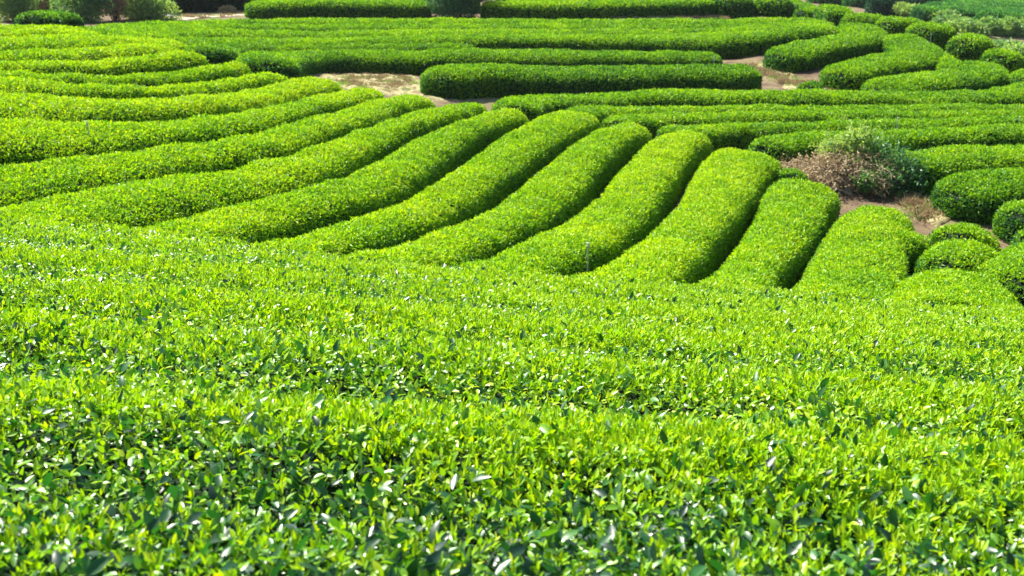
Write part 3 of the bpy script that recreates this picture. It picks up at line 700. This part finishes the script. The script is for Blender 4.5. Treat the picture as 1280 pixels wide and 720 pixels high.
def grass(name, label, polys, n, tint, mat, hgt):
    P = []
    for poly, m in polys:
        poly = np.array(poly, float); k = int(n * m)
        w3 = rng.dirichlet(np.ones(len(poly)) * .6, k)
        q = w3 @ poly
        c = q[rng.integers(0, k, k)] + rng.normal(0, 1, (k, 2)) * [3.5, 1.0]
        P.append(unproj(c[:k // 40 + 1], -HT)[rng.integers(0, k // 40 + 1, k)] + rng.normal(0, .09, (k, 2)))
    P = np.concatenate(P); k = len(P)
    P = np.c_[P, G(P[:, 0], P[:, 1]) + .0]
    d, b, s_ = leaf_frames(np.repeat(UP[None], k, 0), .9, .2, .75); L = hgt * rng.uniform(.5, 1.3, k)
    V, F = kite_leaves(P, d, b, s_, L, L * .10, curl=.3)
    o = mesh_obj(name, V, [F], [mat], tint=np.repeat(np.clip(rng.normal(tint, .2, k), 0, 1), 4))
    tag(o, label, "grass", kind="stuff")
PATHS = [([(375, 94), (450, 93), (520, 97), (540, 112), (480, 116), (420, 110)], 3), ([(930, 82), (1050, 114), (985, 105)], 1.5), ([(1128, 240), (1200, 268), (1150, 275)], 1.0), ([(960, 200), (990, 198)], .6), ([(230, 21), (312, 18)], 1), ([(750, 21.5), (905, 22)], 1), ([(1210, 46), (1280, 45)], 1)]
grass("dry_grass", "straw coloured dry grass and litter on the bare dirt", PATHS, 2200, .6, M_DRY, .13)
grass("weeds", "small green weeds sprouting along the dirt paths", PATHS, 1500, .7, M_SHRUB, .10)

# --- the dried shrub among the hedges ---------------------------------
def dried_shrub():
    r = np.random.default_rng(5)
    xy = unproj([(1052, 236)], -HT)[0]; z = float(G(xy[:1], xy[1:2])[0]); base = np.array([xy[0], xy[1], z])
    root = empty("wild_shrub", base, "wild shrub half dried to brown twigs and half green, beside the orange dirt path", "shrub")
    # twigs arching out to the left
    VV, FF, off = [], [], 0
    tips = []
    for i in range(230):
        a = r.normal(math.pi * 1.0, .6) if i % 4 else r.uniform(-1.2, .3); q = r.uniform(.25, 1.35)
        if i % 4 == 0: q *= .8
        e = np.array([q * math.cos(a) * 1.0 + .08, q * math.sin(a) * .75, r.uniform(.12, .72) * (1.2 - .55 * q)])
        st = np.array([r.normal(.0, .18), r.normal(0, .18), 0]);
        mid = st * .45 + e * .55 + np.array([0, 0, r.uniform(.05, .25)]) + r.normal(0, .05, 3)
        v, f = tube([st, mid, e, e + np.array([.12 * math.cos(a), .12 * math.sin(a), -.08]) + r.normal(0, .05, 3)], [.011, .009, .006, .003], 4)
        VV.append(v); FF.append(f + off); off += len(v); tips += [e, mid * .4 + e * .6]
    mesh_obj("dry_twigs", np.concatenate(VV), [np.concatenate(FF)], [M_TWIG], root, smooth=True)
    tips = np.array(tips)
    k = int(6000)
    P = tips[r.integers(0, len(tips), k)] + r.normal(0, .09, (k, 3)); P[:, 2] = np.maximum(P[:, 2], .02)
    d, b, s = leaf_frames(unit(P + 1e-3), .4, -.1, 1.1)
    L = r.uniform(.03, .09, k); V, F = kite_leaves(P, d, b, s, L, L * .34)
    mesh_obj("dry_leaves", V, [F], [M_DRY], root, tint=np.repeat(np.clip(r.normal(.55, .25, k), 0, 1), 4))
    # green part, to the right and low
    cs = np.array([[.85, .0, .45], [1.1, -.25, .3], [.65, -.35, .22], [.25, .35, .8], [.6, .3, .6], [1.25, .05, .2], [.3, -.4, .25], [-.15, .4, .6]])
    rs = np.array([.32, .28, .2, .24, .26, .26, .12, .2])
    k = 9000; li = r.integers(0, len(cs), k); dr = unit(r.normal(size=(k, 3)))
    P = cs[li] + dr * rs[li][:, None] * (r.uniform(.3, 1.0, (k, 1)) + r.exponential(.22, (k, 1)) * (1 + np.sin(7 * dr[:, :1] + 5 * dr[:, 2:]))); P[:, 2] = np.maximum(P[:, 2], .02)
    d, b, s = leaf_frames(dr, .6, .1, .9); L = r.uniform(.05, .12, k)
    V, F = kite_leaves(P, d, b, s, L, L * .4)
    tb = np.array([.25, .2, .3, .95, .55, .3, .5, .9])
    mesh_obj("foliage", V, [F], [M_SHRUB], root, tint=np.repeat(np.clip(tb[li] + r.normal(0, .15, k), 0, 1), 4))
    VV, FF, off = [], [], 0
    for c in cs:
        v, f = tube([np.array([.15, 0, -.04]), c * .5 + r.normal(0, .05, 3), c], [.025, .016, .006]); VV.append(v); FF.append(f + off); off += len(v)
    mesh_obj("stem", np.concatenate(VV), [np.concatenate(FF)], [M_BARK], root, smooth=True)
dried_shrub()

# ------------------------------------------------------------------ sprinkler posts
def lathe(prof, k=10):
    prof = np.array(prof); a = np.arange(k) * 2 * math.pi / k
    V = np.stack([prof[:, 0][:, None] * np.cos(a), prof[:, 0][:, None] * np.sin(a), np.repeat(prof[:, 1][:, None], k, 1)], -1).reshape(-1, 3)
    n = len(prof); i = np.arange(n - 1)[:, None] * k; j = np.arange(k)[None]; j2 = (j + 1) % k
    return V, np.stack([i + j, i + j2, i + k + j2, i + k + j], -1).reshape(-1, 4)

posts = [(1045.5, 77, -.5, 17, "pale sprinkler post standing in the bare soil by the hooked hedge"),
         (892, 84.5, 0, 12, "pale sprinkler post before the end of the longest free-standing hedge"),
         (113, 172, 0, 17, "faint pale sprinkler post on the wavy row"),
         (736, 323, 0, 16, "thin pale sprinkler post near the foot of the wide S-bent row"),
         (1122, 160, 0, 10, "thin sprinkler post behind the wild shrub among straight rows"),
         (1274, 158, 0, 9, "thin sprinkler post among straight rows at the picture's edge"),
         (1029, 22, 0, 7, "short pale sprinkler post on the upper field's end"),
         (1164, 51, 0, 7, "short pale sprinkler post at the foot of the sharp edged hedge")]
proto = None
for px, py, dz, vis_px, lb in posts:
    xy = unproj([(px, py)], dz)[0]
    z = float(G(xy[:1], xy[1:2])[0]); hgt = HT + dz + .05 + vis_px / 1300 * xy[1] * 1.05
    if proto is None:
        root = empty("sprinkler_post", (0, 0, 0), lb, "sprinkler", "sprinkler posts among the hedges")
        V, F = lathe([(0, -.15), (.008, -.15), (.008, .92), (.0, .92)])
        p = mesh_obj("pipe", V, [F], [M_PIPE], root, smooth=False)
        V, F = lathe([(.0, .92), (.016, .922), (.016, .95), (.008, .955), (.008, .975), (.018, .98), (.018, .99), (0, 1.0)])
        nz = mesh_obj("nozzle", V, [F], [M_PIPE], root, smooth=False)
        proto = root
    else:
        root = proto.copy(); COL.objects.link(root); root["label"] = lb
        for ch in (p, nz):
            c = ch.copy(); COL.objects.link(c); c.parent = root
    root.location = (xy[0], xy[1], z); root.scale = (1, 1, hgt)
    root.rotation_euler = (rng.normal(0, .03), rng.normal(0, .03), 0)

# ------------------------------------------------------------------ air
def haze():
    lo = np.array([-640., -430., -22.]); hi = np.array([660., 1200., 11.5])
    v = np.array([[(lo, hi)[a][0], (lo, hi)[b][1], (lo, hi)[c][2]] for a in (0, 1) for b in (0, 1) for c in (0, 1)])
    f = np.array([[0, 1, 3, 2], [4, 6, 7, 5], [0, 4, 5, 1], [2, 3, 7, 6], [0, 2, 6, 4], [1, 5, 7, 3]])
    m, nt, out = new_mat("air")
    p = nt.nodes.new("ShaderNodeVolumePrincipled"); p.inputs["Density"].default_value = .00015
    p.inputs["Color"].default_value = (.93, .97, 1, 1); p.inputs["Anisotropy"].default_value = .3
    nt.links.new(p.outputs[0], out.inputs["Volume"])
    o = mesh_obj("haze", v, [f], [m]); o["kind"] = "stuff"; o["label"] = "thin pale summer haze over the tea slopes"; o["category"] = "haze"
haze()

# ------------------------------------------------------------------ light, sky, camera
SUN_EL, SUN_AZ = math.radians(48), math.radians(-42)     # azimuth from +Y (view direction), negative = to the left
sd = np.array([math.sin(SUN_AZ) * math.cos(SUN_EL), math.cos(SUN_AZ) * math.cos(SUN_EL), math.sin(SUN_EL)])
w = bpy.data.worlds.new("World"); scene.world = w; w.use_nodes = True
nt = w.node_tree; bg = nt.nodes["Background"]
sky = nt.nodes.new("ShaderNodeTexSky"); sky.sky_type = 'NISHITA'; sky.sun_disc = False
sky.sun_elevation = SUN_EL; sky.sun_rotation = SUN_AZ
nt.links.new(sky.outputs[0], bg.inputs[0]); bg.inputs[1].default_value = .075
sl = bpy.data.lights.new("sun", 'SUN'); sl.energy = 5.0; sl.angle = math.radians(.53); sl.color = (1, .95, .86)
so = bpy.data.objects.new("sun", sl); COL.objects.link(so)
from mathutils import Vector
so.rotation_euler = Vector(sd).to_track_quat('Z', 'Y').to_euler()

cam = bpy.data.cameras.new("camera"); co = bpy.data.objects.new("camera", cam); COL.objects.link(co)
co.location = (0, 0, CAM_Z); co.rotation_euler = (math.pi / 2 - TH, 0, 0)
cam.sensor_width = 36; cam.lens = 36 * F_PX / 1280; cam.clip_start = .05; cam.clip_end = 5000
cam.dof.use_dof = True; cam.dof.focus_distance = 7.0; cam.dof.aperture_fstop = 3.6
scene.camera = co
scene.view_settings.view_transform = 'Standard'; scene.view_settings.look = 'None'
scene.view_settings.exposure = 1.55; scene.view_settings.gamma = 1
